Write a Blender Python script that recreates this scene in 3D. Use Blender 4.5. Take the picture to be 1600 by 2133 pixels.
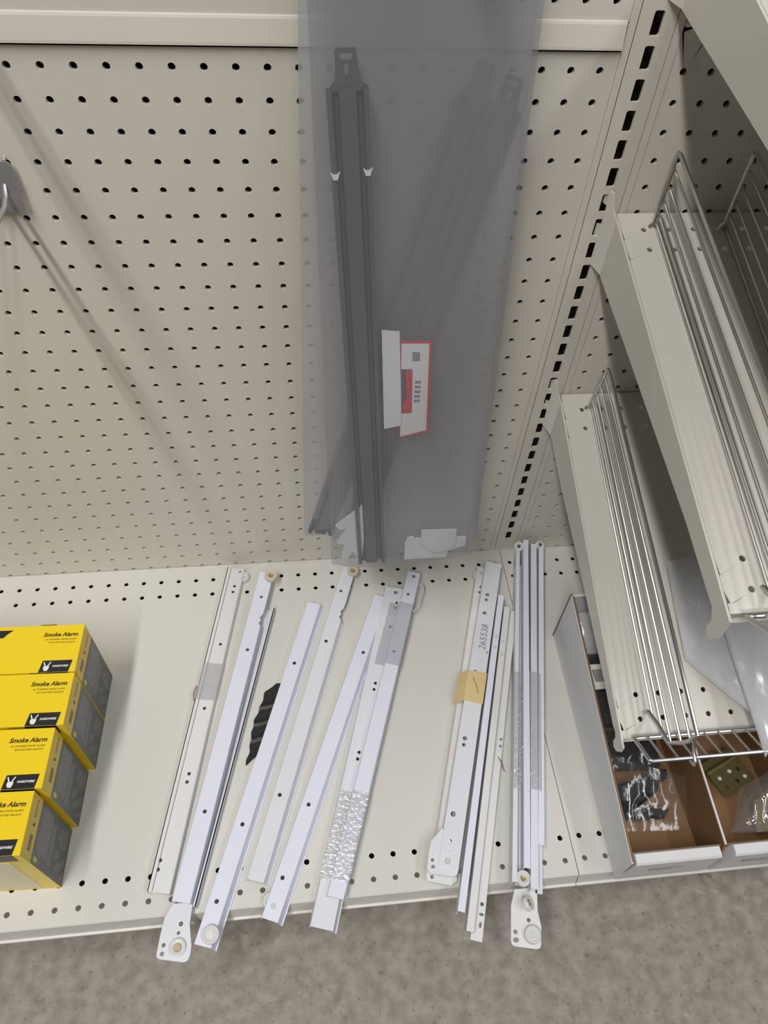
import bpy, math, random
from mathutils import Vector, Matrix, noise
from mathutils.geometry import tessellate_polygon

for _o in list(bpy.data.objects):
    bpy.data.objects.remove(_o)
IN = 0.0254
scene = bpy.context.scene
COL = scene.collection
random.seed(7)
R = math.radians

# ------------------------------------------------------------------ camera
cam_d = bpy.data.cameras.new('camera')
cam_d.sensor_fit = 'VERTICAL'
cam_d.sensor_height = 24.0
cam_d.lens = 1511.87 / 2133 * 24.0
cam_d.clip_start = 0.01
cam = bpy.data.objects.new('camera', cam_d)
COL.objects.link(cam)
cam.location = (8.778 * IN, -25.871 * IN, 36.155 * IN)
cam.rotation_euler = (0.6862557, -0.04386465, -0.09878188)
scene.camera = cam

# ------------------------------------------------------------------ world, lamps, exposure
world = bpy.data.worlds.new('store_ambient')
scene.world = world
world.use_nodes = True
bg = world.node_tree.nodes['Background']
bg.inputs[0].default_value = (1.0, 0.97, 0.93, 1)
bg.inputs[1].default_value = 0.05


def tube_light(name, x, y, z, length, width, power, col):
    d = bpy.data.lights.new(name, 'AREA')
    d.shape = 'RECTANGLE'
    d.size = width * IN
    d.size_y = length * IN
    d.energy = power
    d.color = col
    o = bpy.data.objects.new(name, d)
    COL.objects.link(o)
    o.location = (x * IN, y * IN, z * IN)
    return o


tube_light('ceiling_tube_key', -28, -72, 129, 110, 7, 94, (1.0, 0.97, 0.92))
tube_light('ceiling_tube_middle', 28, -72, 129, 110, 7, 20, (1.0, 0.97, 0.93))
tube_light('ceiling_tube_aisle', 84, -72, 129, 110, 7, 38, (0.96, 0.97, 1.0))
scene.view_settings.view_transform = 'Standard'
scene.view_settings.look = 'None'
scene.view_settings.exposure = 0.0
scene.view_settings.gamma = 1.0
scene.view_settings.use_curve_mapping = False

# ------------------------------------------------------------------ materials
M = {}


def s2l(c):
    return tuple((v / 255 / 12.92) if v / 255 <= 0.04045 else ((v / 255 + 0.055) / 1.055) ** 2.4 for v in c)


def principled(name, col, rough=0.5, metal=0.0, spec=0.5, coat=0.0, noise_amt=0.0, nscale=40, bump=0.0, bscale=200, col2=None):
    m = bpy.data.materials.new(name)
    m.use_nodes = True
    nt = m.node_tree
    p = nt.nodes['Principled BSDF']
    p.inputs['Base Color'].default_value = (*col, 1)
    p.inputs['Roughness'].default_value = rough
    p.inputs['Metallic'].default_value = metal
    p.inputs['Specular IOR Level'].default_value = spec
    p.inputs['Coat Weight'].default_value = coat
    p.inputs['Coat Roughness'].default_value = 0.15
    tc = nt.nodes.new('ShaderNodeTexCoord')
    if noise_amt or col2:
        n = nt.nodes.new('ShaderNodeTexNoise')
        n.inputs['Scale'].default_value = nscale
        n.inputs['Detail'].default_value = 4
        nt.links.new(tc.outputs['Object'], n.inputs['Vector'])
        mx = nt.nodes.new('ShaderNodeMix')
        mx.data_type = 'RGBA'
        c2 = col2 if col2 else tuple(v * (1 - noise_amt) for v in col)
        mx.inputs[6].default_value = (*col, 1)
        mx.inputs[7].default_value = (*c2, 1)
        nt.links.new(n.outputs['Fac'], mx.inputs[0])
        nt.links.new(mx.outputs[2], p.inputs['Base Color'])
    if bump:
        n2 = nt.nodes.new('ShaderNodeTexNoise')
        n2.inputs['Scale'].default_value = bscale
        n2.inputs['Detail'].default_value = 3
        nt.links.new(tc.outputs['Object'], n2.inputs['Vector'])
        b = nt.nodes.new('ShaderNodeBump')
        b.inputs['Strength'].default_value = bump
        b.inputs['Distance'].default_value = 0.002
        nt.links.new(n2.outputs['Fac'], b.inputs['Height'])
        nt.links.new(b.outputs['Normal'], p.inputs['Normal'])
    M[name] = m
    return m


def film(name, col, alpha, translucent=0.5, rough=0.25, gloss=0.1, bump=0.0, bscale=60, tint=(1, 1, 1)):
    m = bpy.data.materials.new(name)
    m.use_nodes = True
    nt = m.node_tree
    nt.nodes.clear()
    out = nt.nodes.new('ShaderNodeOutputMaterial')
    tr = nt.nodes.new('ShaderNodeBsdfTransparent')
    tr.inputs[0].default_value = (*tint, 1)
    df = nt.nodes.new('ShaderNodeBsdfDiffuse')
    df.inputs[0].default_value = (*col, 1)
    tl = nt.nodes.new('ShaderNodeBsdfTranslucent')
    tl.inputs[0].default_value = (*col, 1)
    gl = nt.nodes.new('ShaderNodeBsdfGlossy')
    gl.inputs[0].default_value = (1, 1, 1, 1)
    gl.inputs['Roughness'].default_value = rough
    m1 = nt.nodes.new('ShaderNodeMixShader')
    m1.inputs[0].default_value = translucent
    nt.links.new(df.outputs[0], m1.inputs[1])
    nt.links.new(tl.outputs[0], m1.inputs[2])
    m2 = nt.nodes.new('ShaderNodeMixShader')
    m2.inputs[0].default_value = alpha
    nt.links.new(tr.outputs[0], m2.inputs[1])
    nt.links.new(m1.outputs[0], m2.inputs[2])
    m3 = nt.nodes.new('ShaderNodeMixShader')
    m3.inputs[0].default_value = gloss
    nt.links.new(m2.outputs[0], m3.inputs[1])
    nt.links.new(gl.outputs[0], m3.inputs[2])
    nt.links.new(m3.outputs[0], out.inputs[0])
    if bump:
        tc = nt.nodes.new('ShaderNodeTexCoord')
        n2 = nt.nodes.new('ShaderNodeTexNoise')
        n2.inputs['Scale'].default_value = bscale
        n2.inputs['Detail'].default_value = 3
        nt.links.new(tc.outputs['Object'], n2.inputs['Vector'])
        b = nt.nodes.new('ShaderNodeBump')
        b.inputs['Strength'].default_value = bump
        b.inputs['Distance'].default_value = 0.003
        nt.links.new(n2.outputs['Fac'], b.inputs['Height'])
        for s in (df, tl, gl):
            nt.links.new(b.outputs['Normal'], s.inputs['Normal'])
    M[name] = m
    return m


principled('cream', (0.69, 0.66, 0.59), 0.42, noise_amt=0.05, nscale=6)
principled('cream_deck', (0.655, 0.648, 0.612), 0.40, noise_amt=0.04, nscale=7)
principled('cream_shelf', (0.66, 0.64, 0.585), 0.33, noise_amt=0.06, nscale=9)
principled('rust_cream', (0.60, 0.52, 0.40), 0.5)
principled('shade_black', (0.02, 0.015, 0.012), 0.9)  # near-black colour standing in for unlit hollows behind punched holes
principled('galvanized', (0.20, 0.22, 0.235), 0.42, metal=0.6, noise_amt=0.2, nscale=120)
principled('chrome', (0.60, 0.595, 0.59), 0.32, metal=1.0)
principled('hook_steel', (0.50, 0.50, 0.51), 0.35, metal=0.8)
principled('epoxy', (0.76, 0.78, 0.91), 0.38)
principled('epoxy_warm', (0.76, 0.76, 0.77), 0.40, noise_amt=0.05, nscale=30)
principled('epoxy_grey', (0.73, 0.75, 0.82), 0.36)
principled('nylon', (0.66, 0.67, 0.67), 0.35)
principled('nylon_aged', (0.66, 0.60, 0.46), 0.4)
principled('rivet', (0.80, 0.79, 0.77), 0.28, metal=0.35)
principled('rivet_aged', (0.45, 0.36, 0.24), 0.45, metal=0.5)
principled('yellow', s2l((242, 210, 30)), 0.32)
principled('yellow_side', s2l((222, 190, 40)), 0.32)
principled('print_dark', s2l((86, 87, 87)), 0.33)
principled('print_grey', s2l((136, 138, 140)), 0.35)
principled('print_mid', s2l((108, 110, 110)), 0.35)
principled('print_olive', s2l((78, 62, 8)), 0.45)
principled('print_black', s2l((32, 33, 38)), 0.35)
principled('print_white', s2l((235, 235, 235)), 0.4)
principled('print_lime', s2l((200, 200, 70)), 0.4)
principled('print_red', s2l((205, 60, 70)), 0.4)
principled('pack_front', s2l((214, 205, 165)), 0.25)
principled('kraft', (0.25, 0.135, 0.062), 0.75, noise_amt=0.15, nscale=25)
principled('kraft_edge', (0.20, 0.13, 0.08), 0.8)
principled('white_card', (0.70, 0.70, 0.72), 0.5)
principled('masking', s2l((222, 200, 148)), 0.6, noise_amt=0.1, nscale=60)
principled('ink', s2l((105, 100, 100)), 0.6)
principled('black_plastic', (0.012, 0.012, 0.014), 0.3)
principled('black_gloss', (0.008, 0.008, 0.009), 0.38, spec=0.3, bump=0.3, bscale=60)
principled('brass', (0.40, 0.35, 0.16), 0.25, metal=0.85)
principled('paper', (0.75, 0.75, 0.76), 0.5)
principled('white_plastic', (0.72, 0.72, 0.72), 0.45)
principled('grime', (0.25, 0.2, 0.15), 0.8)
film('bag_film', (0.44, 0.44, 0.46), 0.24, 0.35, 0.3, 0.025, bump=0.15, bscale=25, tint=(0.95, 0.95, 0.97))
film('bag_film_dusty', (0.62, 0.62, 0.64), 0.46, 0.35, 0.3, 0.03, bump=0.15, bscale=25, tint=(0.95, 0.95, 0.97))
film('poly_film', (0.86, 0.87, 0.92), 0.60, 0.35, 0.16, 0.08, bump=0.6, bscale=22)
film('clear_film', (0.7, 0.7, 0.72), 0.025, 0.4, 0.12, 0.035, bump=0.3, bscale=45)
film('clear_film_shiny', (0.75, 0.75, 0.77), 0.10, 0.4, 0.08, 0.13, bump=0.5, bscale=50)
film('clear_tape', (0.78, 0.78, 0.80), 0.10, 0.3, 0.16, 0.14, bump=0.6, bscale=220)
film('tape_film', (0.62, 0.62, 0.66), 0.26, 0.3, 0.3, 0.05)

# terrazzo-like vinyl floor
fm = principled('floor_vinyl', (0.36, 0.335, 0.30), 0.5)
nt = fm.node_tree
p = nt.nodes['Principled BSDF']
tc = nt.nodes['Texture Coordinate']


def noise_ramp(scale, detail, stops, seed_off):
    mp = nt.nodes.new('ShaderNodeMapping')
    mp.inputs['Location'].default_value = (seed_off, seed_off * 2, 0)
    nt.links.new(tc.outputs['Object'], mp.inputs[0])
    n = nt.nodes.new('ShaderNodeTexNoise')
    n.inputs['Scale'].default_value = scale
    n.inputs['Detail'].default_value = detail
    nt.links.new(mp.outputs[0], n.inputs['Vector'])
    r = nt.nodes.new('ShaderNodeValToRGB')
    r.color_ramp.elements[0].position = stops[0][0]
    r.color_ramp.elements[0].color = (*stops[0][1], 1)
    r.color_ramp.elements[1].position = stops[1][0]
    r.color_ramp.elements[1].color = (*stops[1][1], 1)
    nt.links.new(n.outputs['Fac'], r.inputs[0])
    return r


r1 = noise_ramp(60, 7, [(0.34, (0.212, 0.192, 0.162)), (0.66, (0.318, 0.292, 0.256))], 0.3)
r2 = noise_ramp(170, 3, [(0.60, (1, 1, 1)), (0.72, (0.66, 0.62, 0.58))], 3.1)
r3 = noise_ramp(120, 3, [(0.62, (1, 1, 1)), (0.72, (1.18, 1.15, 1.12))], 7.7)
a = nt.nodes.new('ShaderNodeMix')
a.data_type = 'RGBA'
a.blend_type = 'MULTIPLY'
a.inputs[0].default_value = 1
nt.links.new(r1.outputs[0], a.inputs[6])
nt.links.new(r2.outputs[0], a.inputs[7])
b2 = nt.nodes.new('ShaderNodeMix')
b2.data_type = 'RGBA'
b2.blend_type = 'MULTIPLY'
b2.inputs[0].default_value = 1
nt.links.new(a.outputs[2], b2.inputs[6])
nt.links.new(r3.outputs[0], b2.inputs[7])
nt.links.new(b2.outputs[2], p.inputs['Base Color'])

# ------------------------------------------------------------------ mesh helpers (all lengths in inches)
V = Vector
ORG = {}


class MB:
    def __init__(self):
        self.v = []
        self.f = []
        self.mi = []

    def add(self, vs, fs, mi=0):
        o = len(self.v)
        self.v += [tuple(x) for x in vs]
        for f in fs:
            self.f.append([i + o for i in f])
            self.mi.append(mi)
        return self

    def box(self, x0, x1, y0, y1, z0, z1, mi=0, f=None):
        vs = [(x, y, z) for z in (z0, z1) for y in (y0, y1) for x in (x0, x1)]
        if f:
            vs = [f(*q) for q in vs]
        return self.add(vs, [(0, 2, 3, 1), (4, 5, 7, 6), (0, 1, 5, 4), (2, 6, 7, 3), (0, 4, 6, 2), (1, 3, 7, 5)], mi)

    def prism(self, poly, h0, h1, f, holes=(), mi=0, mi_side=None):
        """poly in 2D, optional hole loops; f(u, v, h) -> world"""
        loops = [list(poly)] + [list(h) for h in holes]
        flat = [q for l in loops for q in l]
        tris = tessellate_polygon([[V((q[0], q[1], 0)) for q in l] for l in loops])
        n = len(flat)
        vs = [f(q[0], q[1], h0) for q in flat] + [f(q[0], q[1], h1) for q in flat]
        self.add(vs, [], mi)
        o = len(self.v) - 2 * n
        for t in tris:
            self.f.append([o + n + i for i in t])
            self.mi.append(mi)
            self.f.append([o + i for i in reversed(t)])
            self.mi.append(mi)
        k = 0
        ms = mi if mi_side is None else mi_side
        for l in loops:
            m = len(l)
            for i in range(m):
                a, b = k + i, k + (i + 1) % m
                self.f.append([o + a, o + b, o + n + b, o + n + a])
                self.mi.append(ms)
            k += m
        return self

    def cyl(self, c, ax, r, h, n=20, r_in=0.0, mi=0, r2=None):
        c = V(c)
        ax = V(ax).normalized()
        u = ax.orthogonal().normalized()
        w = ax.cross(u)
        r2 = r if r2 is None else r2
        vs = []
        rings = [(0, r), (h, r2)] if not r_in else [(0, r), (h, r2), (h, r_in), (0, r_in)]
        for hh, rr in rings:
            for i in range(n):
                t = 2 * math.pi * i / n
                vs.append(c + ax * hh + u * (rr * math.cos(t)) + w * (rr * math.sin(t)))
        fs = []
        m = len(rings)
        for k in range(m if r_in else 1):
            for i in range(n):
                j = (i + 1) % n
                k2 = (k + 1) % m
                fs.append((k * n + i, k * n + j, k2 * n + j, k2 * n + i))
        if not r_in:
            fs.append(tuple(reversed(range(n))))
            fs.append(tuple(range(n, 2 * n)))
        return self.add(vs, fs, mi)

    def torus_wheel(self, c, ax, prof, n=24, mi=0):
        """lathe: prof list of (radius, height) closed loop around axis"""
        c = V(c)
        ax = V(ax).normalized()
        u = ax.orthogonal().normalized()
        w = ax.cross(u)
        m = len(prof)
        vs = []
        for i in range(n):
            t = 2 * math.pi * i / n
            d = u * math.cos(t) + w * math.sin(t)
            for r, h in prof:
                vs.append(c + ax * h + d * r)
        fs = []
        for i in range(n):
            j = (i + 1) % n
            for k in range(m):
                k2 = (k + 1) % m
                fs.append((i * m + k, j * m + k, j * m + k2, i * m + k2))
        return self.add(vs, fs, mi)

    def tube(self, pts, r, n=8, mi=0):
        pts = [V(q) for q in pts]
        vs = []
        up = None
        for i, q in enumerate(pts):
            if i == 0:
                t = (pts[1] - q)
            elif i == len(pts) - 1:
                t = (q - pts[i - 1])
            else:
                t = (pts[i + 1] - q).normalized() + (q - pts[i - 1]).normalized()
            t.normalize()
            if up is None:
                up = t.orthogonal().normalized()
            up = (up - t * up.dot(t)).normalized()
            w = t.cross(up)
            for k in range(n):
                a = 2 * math.pi * k / n
                vs.append(q + up * (r * math.cos(a)) + w * (r * math.sin(a)))
        fs = []
        for i in range(len(pts) - 1):
            for k in range(n):
                k2 = (k + 1) % n
                fs.append((i * n + k, i * n + k2, (i + 1) * n + k2, (i + 1) * n + k))
        fs.append(tuple(reversed(range(n))))
        fs.append(tuple(range((len(pts) - 1) * n, len(pts) * n)))
        return self.add(vs, fs, mi)

    def build(self, name, mats, parent=None, smooth=False, label=None, loc=None):
        org = V((0, 0, 0))
        if parent is not None:
            org = ORG[parent.name]
        elif loc is not None:
            org = V(loc)
        me = bpy.data.meshes.new(name)
        me.from_pydata([tuple((V(q) - org) * IN) for q in self.v], [], self.f)
        if isinstance(mats, str):
            mats = [mats]
        for m in mats:
            me.materials.append(M[m])
        if len(mats) > 1:
            me.polygons.foreach_set('material_index', self.mi)
        me.update()
        if smooth:
            me.polygons.foreach_set('use_smooth', [True] * len(me.polygons))
            try:
                me.set_sharp_from_angle(angle=R(40))
            except Exception:
                pass
        o = bpy.data.objects.new(name, me)
        COL.objects.link(o)
        if parent is not None:
            o.parent = parent
        elif loc is not None:
            o.location = org * IN
        ORG[o.name] = org
        if label:
            o['label'] = label
        return o


def root(name, label, cat, loc, group=None):
    o = bpy.data.objects.new(name, None)
    o.empty_display_size = 0.02
    COL.objects.link(o)
    o.location = V(loc) * IN
    ORG[o.name] = V(loc)
    o['label'] = label
    o['category'] = cat
    if group:
        o['group'] = group
    return o


def structure(o):
    o['kind'] = 'structure'
    return o


def circ(cx, cy, r, n=12, sx=1.0, sy=1.0):
    return [(cx + r * sx * math.cos(2 * math.pi * i / n), cy + r * sy * math.sin(2 * math.pi * i / n)) for i in range(n)]


def rrect(x0, x1, y0, y1, r, n=4):
    out = []
    for cx, cy, a0 in ((x1 - r, y1 - r, 0), (x0 + r, y1 - r, 90), (x0 + r, y0 + r, 180), (x1 - r, y0 + r, 270)):
        for i in range(n + 1):
            a = R(a0 + 90 * i / n)
            out.append((cx + r * math.cos(a), cy + r * math.sin(a)))
    return out


def text_part(s, size, O, ux, uy, mat, parent, shear=0.0, align='LEFT', bold=0.0, name='lettering'):
    cu = bpy.data.curves.new('tmp_text', 'FONT')
    cu.body = s
    cu.size = 1.0
    cu.align_x = align
    cu.shear = shear
    cu.offset = bold
    cu.resolution_u = 3
    ob = bpy.data.objects.new('tmp_text', cu)
    COL.objects.link(ob)
    dg = bpy.context.evaluated_depsgraph_get()
    me = bpy.data.meshes.new_from_object(ob.evaluated_get(dg))
    O, ux, uy = V(O), V(ux).normalized(), V(uy).normalized()
    nrm = ux.cross(uy).normalized()
    mb = MB()
    mb.add([O + ux * (v.co.x * size) + uy * (v.co.y * size) + nrm * 0.012 for v in me.vertices], [list(q.vertices) for q in me.polygons])
    bpy.data.objects.remove(ob)
    bpy.data.meshes.remove(me)
    bpy.data.curves.remove(cu)
    return mb.build(name, mat, parent)


def hole_cell(mb, cx, cy, x0, x1, y0, y1, r, f, depth, n=16):
    """rectangular cell with a round hole and its barrel"""
    out, inn, bar = [], [], []
    for i in range(n):
        a = 2 * math.pi * i / n
        c, s = math.cos(a), math.sin(a)
        tx = ((x1 - cx) if c > 0 else (x0 - cx)) / c if abs(c) > 1e-6 else 1e9
        ty = ((y1 - cy) if s > 0 else (y0 - cy)) / s if abs(s) > 1e-6 else 1e9
        t = min(tx, ty)
        out.append((cx + c * t, cy + s * t))
        inn.append((cx + c * r, cy + s * r))
    # snap diagonal rays to the corners so that cells join without gaps
    for k, (qx, qy) in ((n // 8, (x1, y1)), (3 * n // 8, (x0, y1)), (5 * n // 8, (x0, y0)), (7 * n // 8, (x1, y0))):
        out[k] = (qx, qy)
    vs = [f(q[0], q[1], 0) for q in out] + [f(q[0], q[1], 0) for q in inn] + [f(q[0], q[1], depth) for q in inn]
    fs = []
    for i in range(n):
        j = (i + 1) % n
        fs.append((i, j, n + j, n + i))
        fs.append((n + i, n + j, 2 * n + j, 2 * n + i))
    mb.add(vs, fs)


# ------------------------------------------------------------------ the setting
FLOOR = -6.0
structure(MB().add([(-70, -90, FLOOR), (90, -90, FLOOR), (90, 6, FLOOR), (-70, 6, FLOOR)], [(0, 1, 2, 3)]).build('floor', 'floor_vinyl'))

fw = lambda u, v, h: (u, h, v)      # wall plane: u = x, v = z, depth h towards +y


def pegboard(name, xs, zs, x0, x1, z0, z1):
    mb = MB()
    hp = (xs[1] - xs[0]) / 2
    for i, cx in enumerate(xs):
        a0 = x0 if i == 0 else cx - hp
        a1 = x1 if i == len(xs) - 1 else cx + hp
        for j, cz in enumerate(zs):
            b0 = z0 if j == 0 else cz - 0.5
            b1 = z1 if j == len(zs) - 1 else cz + 0.5
            hole_cell(mb, cx, cz, a0, a1, b0, b1, 0.125, fw, 0.16, 16)
    return structure(mb.build(name, 'cream'))


rows_low = [27.054 - r for r in range(27, -1, -1)]
rows_high = [29.054 + r for r in range(0, 7)]
pegboard('wall_back', [float(c) for c in range(-20, 20)], rows_low, -20.5, 19.55, -0.6, 27.62)
pegboard('wall_back_upper', [float(c) for c in range(-20, 20)], rows_high, -20.5, 19.55, 28.5, 35.6)
pegboard('wall_back_right', [21.92 + c * 0.985 for c in range(0, 22)], rows_low, 21.44, 43.2, -0.6, 28.40)
pegboard('wall_back_right_upper', [21.92 + c * 0.985 for c in range(0, 22)], rows_high, 21.44, 43.2, 28.7, 35.6)
structure(MB().box(-21, 44, 0.75, 1.0, FLOOR, 36).build('wall_dark_backing', 'shade_black'))  # added dark backing, paints the shade seen through holes and slots

# splice rails between the pegboard panels (lower lip stands proud)
for nm, xa, xb, zt, zb in (('trim_1', -20.5, 19.5, 28.53, 27.60), ('trim_2', 21.44, 43.2, 28.75, 28.30)):
    mb = MB()
    prof = [(0.02, zt), (-0.05, zt - 0.02), (-0.08, zt - 0.10), (-0.17, zb + 0.2), (-0.17, zb + 0.12), (-0.02, zb + 0.08), (0.05, zb + 0.07)]
    vs = [(x, y, z) for x in (xa, xb) for y, z in prof]
    n = len(prof)
    fs = [(i, (i + 1) % n, n + (i + 1) % n, n + i) for i in range(n)] + [tuple(reversed(range(n))), tuple(range(n, 2 * n))]
    mb.add(vs, fs)
    structure(mb.build(nm, 'cream'))

# slotted upright between the two bays
mb = MB()
k = 0
zc = 28.47 - 29
while zc < 36:
    hole = rrect(20.32, 20.66, zc - 0.36, zc + 0.36, 0.07, 3)
    loop = [(19.84, zc - 0.5), (21.12, zc - 0.5), (21.12, zc + 0.5), (19.84, zc + 0.5)]
    mb.prism(loop, -0.035, 0.08, fw, [hole] if zc > 1 else [])
    zc += 1.0
mb.box(19.84, 19.92, -0.03, 0.7, -0.6, 36)
mb.box(21.04, 21.12, -0.03, 0.7, -0.6, 36)
structure(mb.build('trim_3', 'cream'))
structure(MB().box(19.56, 19.818, -0.03, 0.3, -0.6, 36).build('trim_4', 'cream'))
structure(MB().box(21.142, 21.415, -0.05, 0.3, -0.6, 36).build('trim_5', 'cream'))


# base decks with their rows of holes and front lip
def deck(name, label, x0, x1, hx0, ysh):
    t = root(name, label, 'shelf', ((x0 + x1) / 2, -9.4, FLOOR))
    mb = MB()
    fd = lambda u, v, h: (u, v, -h)
    xs = []
    c = hx0
    while c > x0 + 0.45:
        c -= 1.0
    c += 1.0 if c < x0 + 0.3 else 0.0
    while c < x1 - 0.25:
        xs.append(c)
        c += 1.0
    bands = [(-0.535, -1.535, -1.035), (-1.535, -2.535, -2.035), (-16.517, -17.517, -17.017), (-17.517, -18.5, -18.017)]
    for ya, yb, yc in bands:
        for i, cx in enumerate(xs):
            a0 = x0 if i == 0 else cx - 0.5
            a1 = x1 if i == len(xs) - 1 else cx + 0.5
            hole_cell(mb, cx, yc + ysh, a0, a1, yb, ya, 0.125, fd, 0.08, 16)
    for ya, yb in ((-0.02, -0.535), (-2.535, -16.517)):
        mb.add([(x0, yb, 0), (x1, yb, 0), (x1, ya, 0), (x0, ya, 0)], [(0, 1, 2, 3)])
    prof = [(-18.5, 0), (-18.64, 0), (-18.68, -0.03), (-18.84, -0.82), (-18.93, -0.84), (-18.95, -0.88), (-18.93, -1.04), (-18.7, -1.06), (-18.6, -1.0)]
    n = len(prof)
    mb.add([(x, y, z) for x in (x0, x1) for y, z in prof], [(i, i + 1, n + i + 1, n + i) for i in range(n - 1)])
    mb.add([(x0, -18.6, -1), (x0, 0, -1), (x0, 0, 0), (x0, -18.6, 0)], [(0, 1, 2, 3)])
    mb.add([(x1, -18.6, -1), (x1, 0, -1), (x1, 0, 0), (x1, -18.6, 0)], [(3, 2, 1, 0)])
    mb.build('deck_panel', 'cream_deck', t)
    MB().box(x0 + 0.1, x1 - 0.1, -17.4, -17.2, FLOOR, -0.3).build('kick_plate', 'cream_deck', t)
    MB().box(x0 + 0.05, x1 - 0.05, -17.1, -0.05, -0.9, -0.75).build('dark_under_sheet', 'shade_black', t)  # added dark sheet, its colour stands for shade below the deck holes
    return t


deck('base_shelf', 'cream painted base deck with punched holes under the white drawer slides', -27.5, 20.14, 0.672, 0.0)
deck('base_shelf', 'cream painted base deck under the white cardboard bin', 20.18, 42, 21.62, 0.04)


# ------------------------------------------------------------------ sloped shelves with brackets
def shelf(label, z0, slope, brk, xr=43.0):
    th = math.atan(slope)
    e2 = V((0, -math.cos(th), -math.sin(th)))
    e3 = V((0, -math.sin(th), math.cos(th)))
    O = V((21.05, -0.1, z0))
    f = lambda u, s, n: O + V((u, 0, 0)) + e2 * s + e3 * n
    t = root('display_shelf', label, 'shelf', (21.05, -0.1, z0))
    mb = MB()
    W_ = xr - 21.05
    fs = lambda u, s, h: f(u, s, -h)
    xs = [0.9 + i for i in range(int(W_ - 1))]
    srows = [0.85, 1.85, 14.35, 15.35]
    bands = [(0.35, 1.35), (1.35, 2.35), (13.85, 14.85), (14.85, 15.8)]
    for (sa, sb), sc in zip(bands, srows):
        for i, cx in enumerate(xs):
            a0 = 0 if i == 0 else cx - 0.5
            a1 = W_ if i == len(xs) - 1 else cx + 0.5
            hole_cell(mb, cx, sc, a0, a1, sa, sb, 0.11, fs, 0.07, 12)
    for sa, sb in ((0, 0.35), (2.35, 13.85)):
        mb.add([f(0, sa, 0), f(W_, sa, 0), f(W_, sb, 0), f(0, sb, 0)], [(0, 1, 2, 3)])
    prof = [(15.8, 0), (15.95, -0.02), (16.05, -0.1), (16.07, -0.55), (16.2, -0.62), (16.2, -0.75), (15.9, -0.78)]
    n = len(prof)
    mb.add([f(u, s, h) for u in (0, W_) for s, h in prof], [(i, i + 1, n + i + 1, n + i) for i in range(n - 1)])
    mb.add([f(0, 0, 0), f(W_, 0, 0), f(W_, 0, -0.9), f(0, 0, -0.9)], [(0, 1, 2, 3)])
    mb.add([f(0, 0, 0), f(0, 16.0, 0), f(0, 16.0, -0.6), f(0, 0, -0.6)], [(0, 1, 2, 3)])
    mb.build('shelf_panel', 'cream_shelf', t)
    # bracket plate: hooks in the slots, then bends out to the shelf side
    zt = lambda y: z0 + slope * (y + 0.1)
    bend = lambda y, z, h: (h - 0.80 * (y + 0.5), y, z)
    zb0 = brk[0][1]
    br = MB()
    br.prism([(-0.5, zt(-0.5)), (-0.30, z0 + 0.2), (-0.12, z0 + 0.82), (0.0, z0 + 0.92), (0.12, z0 + 0.78), (0.12, z0 + 0.35), (-0.04, z0 + 0.3),
              (-0.04, z0 - 0.45), (0.12, z0 - 0.5), (0.12, z0 - 0.95), (-0.04, z0 - 1.05), (-0.04, zb0), (-0.5, brk[1][1])], 20.94, 21.03, bend)
    br.prism([(-0.5, zt(-0.5))] + brk[1:], 20.94, 21.03, lambda y, z, h: (h, y, z))
    b = br.build('bracket', 'cream_shelf', t)
    MB().box(0.0, 0.35, 15.75, 16.08, -0.62, 0.012, f=lambda u, s, h: f(u, s, h)).build('corner_weld', 'cream_shelf', t)
    return t, f


lowS, lowF = shelf('lower sloped cream shelf with wire divider above the cardboard bin', 12.79, 0.3547,
                   [(-0.05, 10.75), (-0.5, 10.45), (-1.3, 10.25), (-3.56, 9.65), (-7.0, 8.95), (-12.2, 7.75), (-14.5, 7.1), (-14.8, 7.12), (-15.0, 6.95), (-15.02, 6.62), (-15.2, 6.48), (-15.45, 6.6), (-15.64, 7.0), (-15.62, 7.35)])
upS, upF = shelf('middle sloped cream shelf with wire dividers overhanging the lower shelf', 22.09, 0.2733,
                 [(-0.05, 19.9), (-0.5, 19.65), (-1.3, 19.52), (-4.1, 19.13), (-8.46, 18.47), (-12.2, 17.9), (-14.25, 17.45), (-15.0, 17.3), (-15.28, 17.0), (-15.3, 16.55), (-15.62, 16.36), (-15.88, 16.9), (-15.85, 17.8)])
topS, topF = shelf('topmost cream shelf seen only as its side plate at upper right', 31.5, 0.25,
                   [(-0.05, 29.15), (-0.5, 29.0), (-1.3, 28.88), (-4.06, 28.5), (-8.0, 27.95), (-12.0, 27.4), (-15.0, 27.0), (-15.3, 26.5), (-15.7, 26.3), (-15.9, 26.9), (-15.8, 27.58)])


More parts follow.
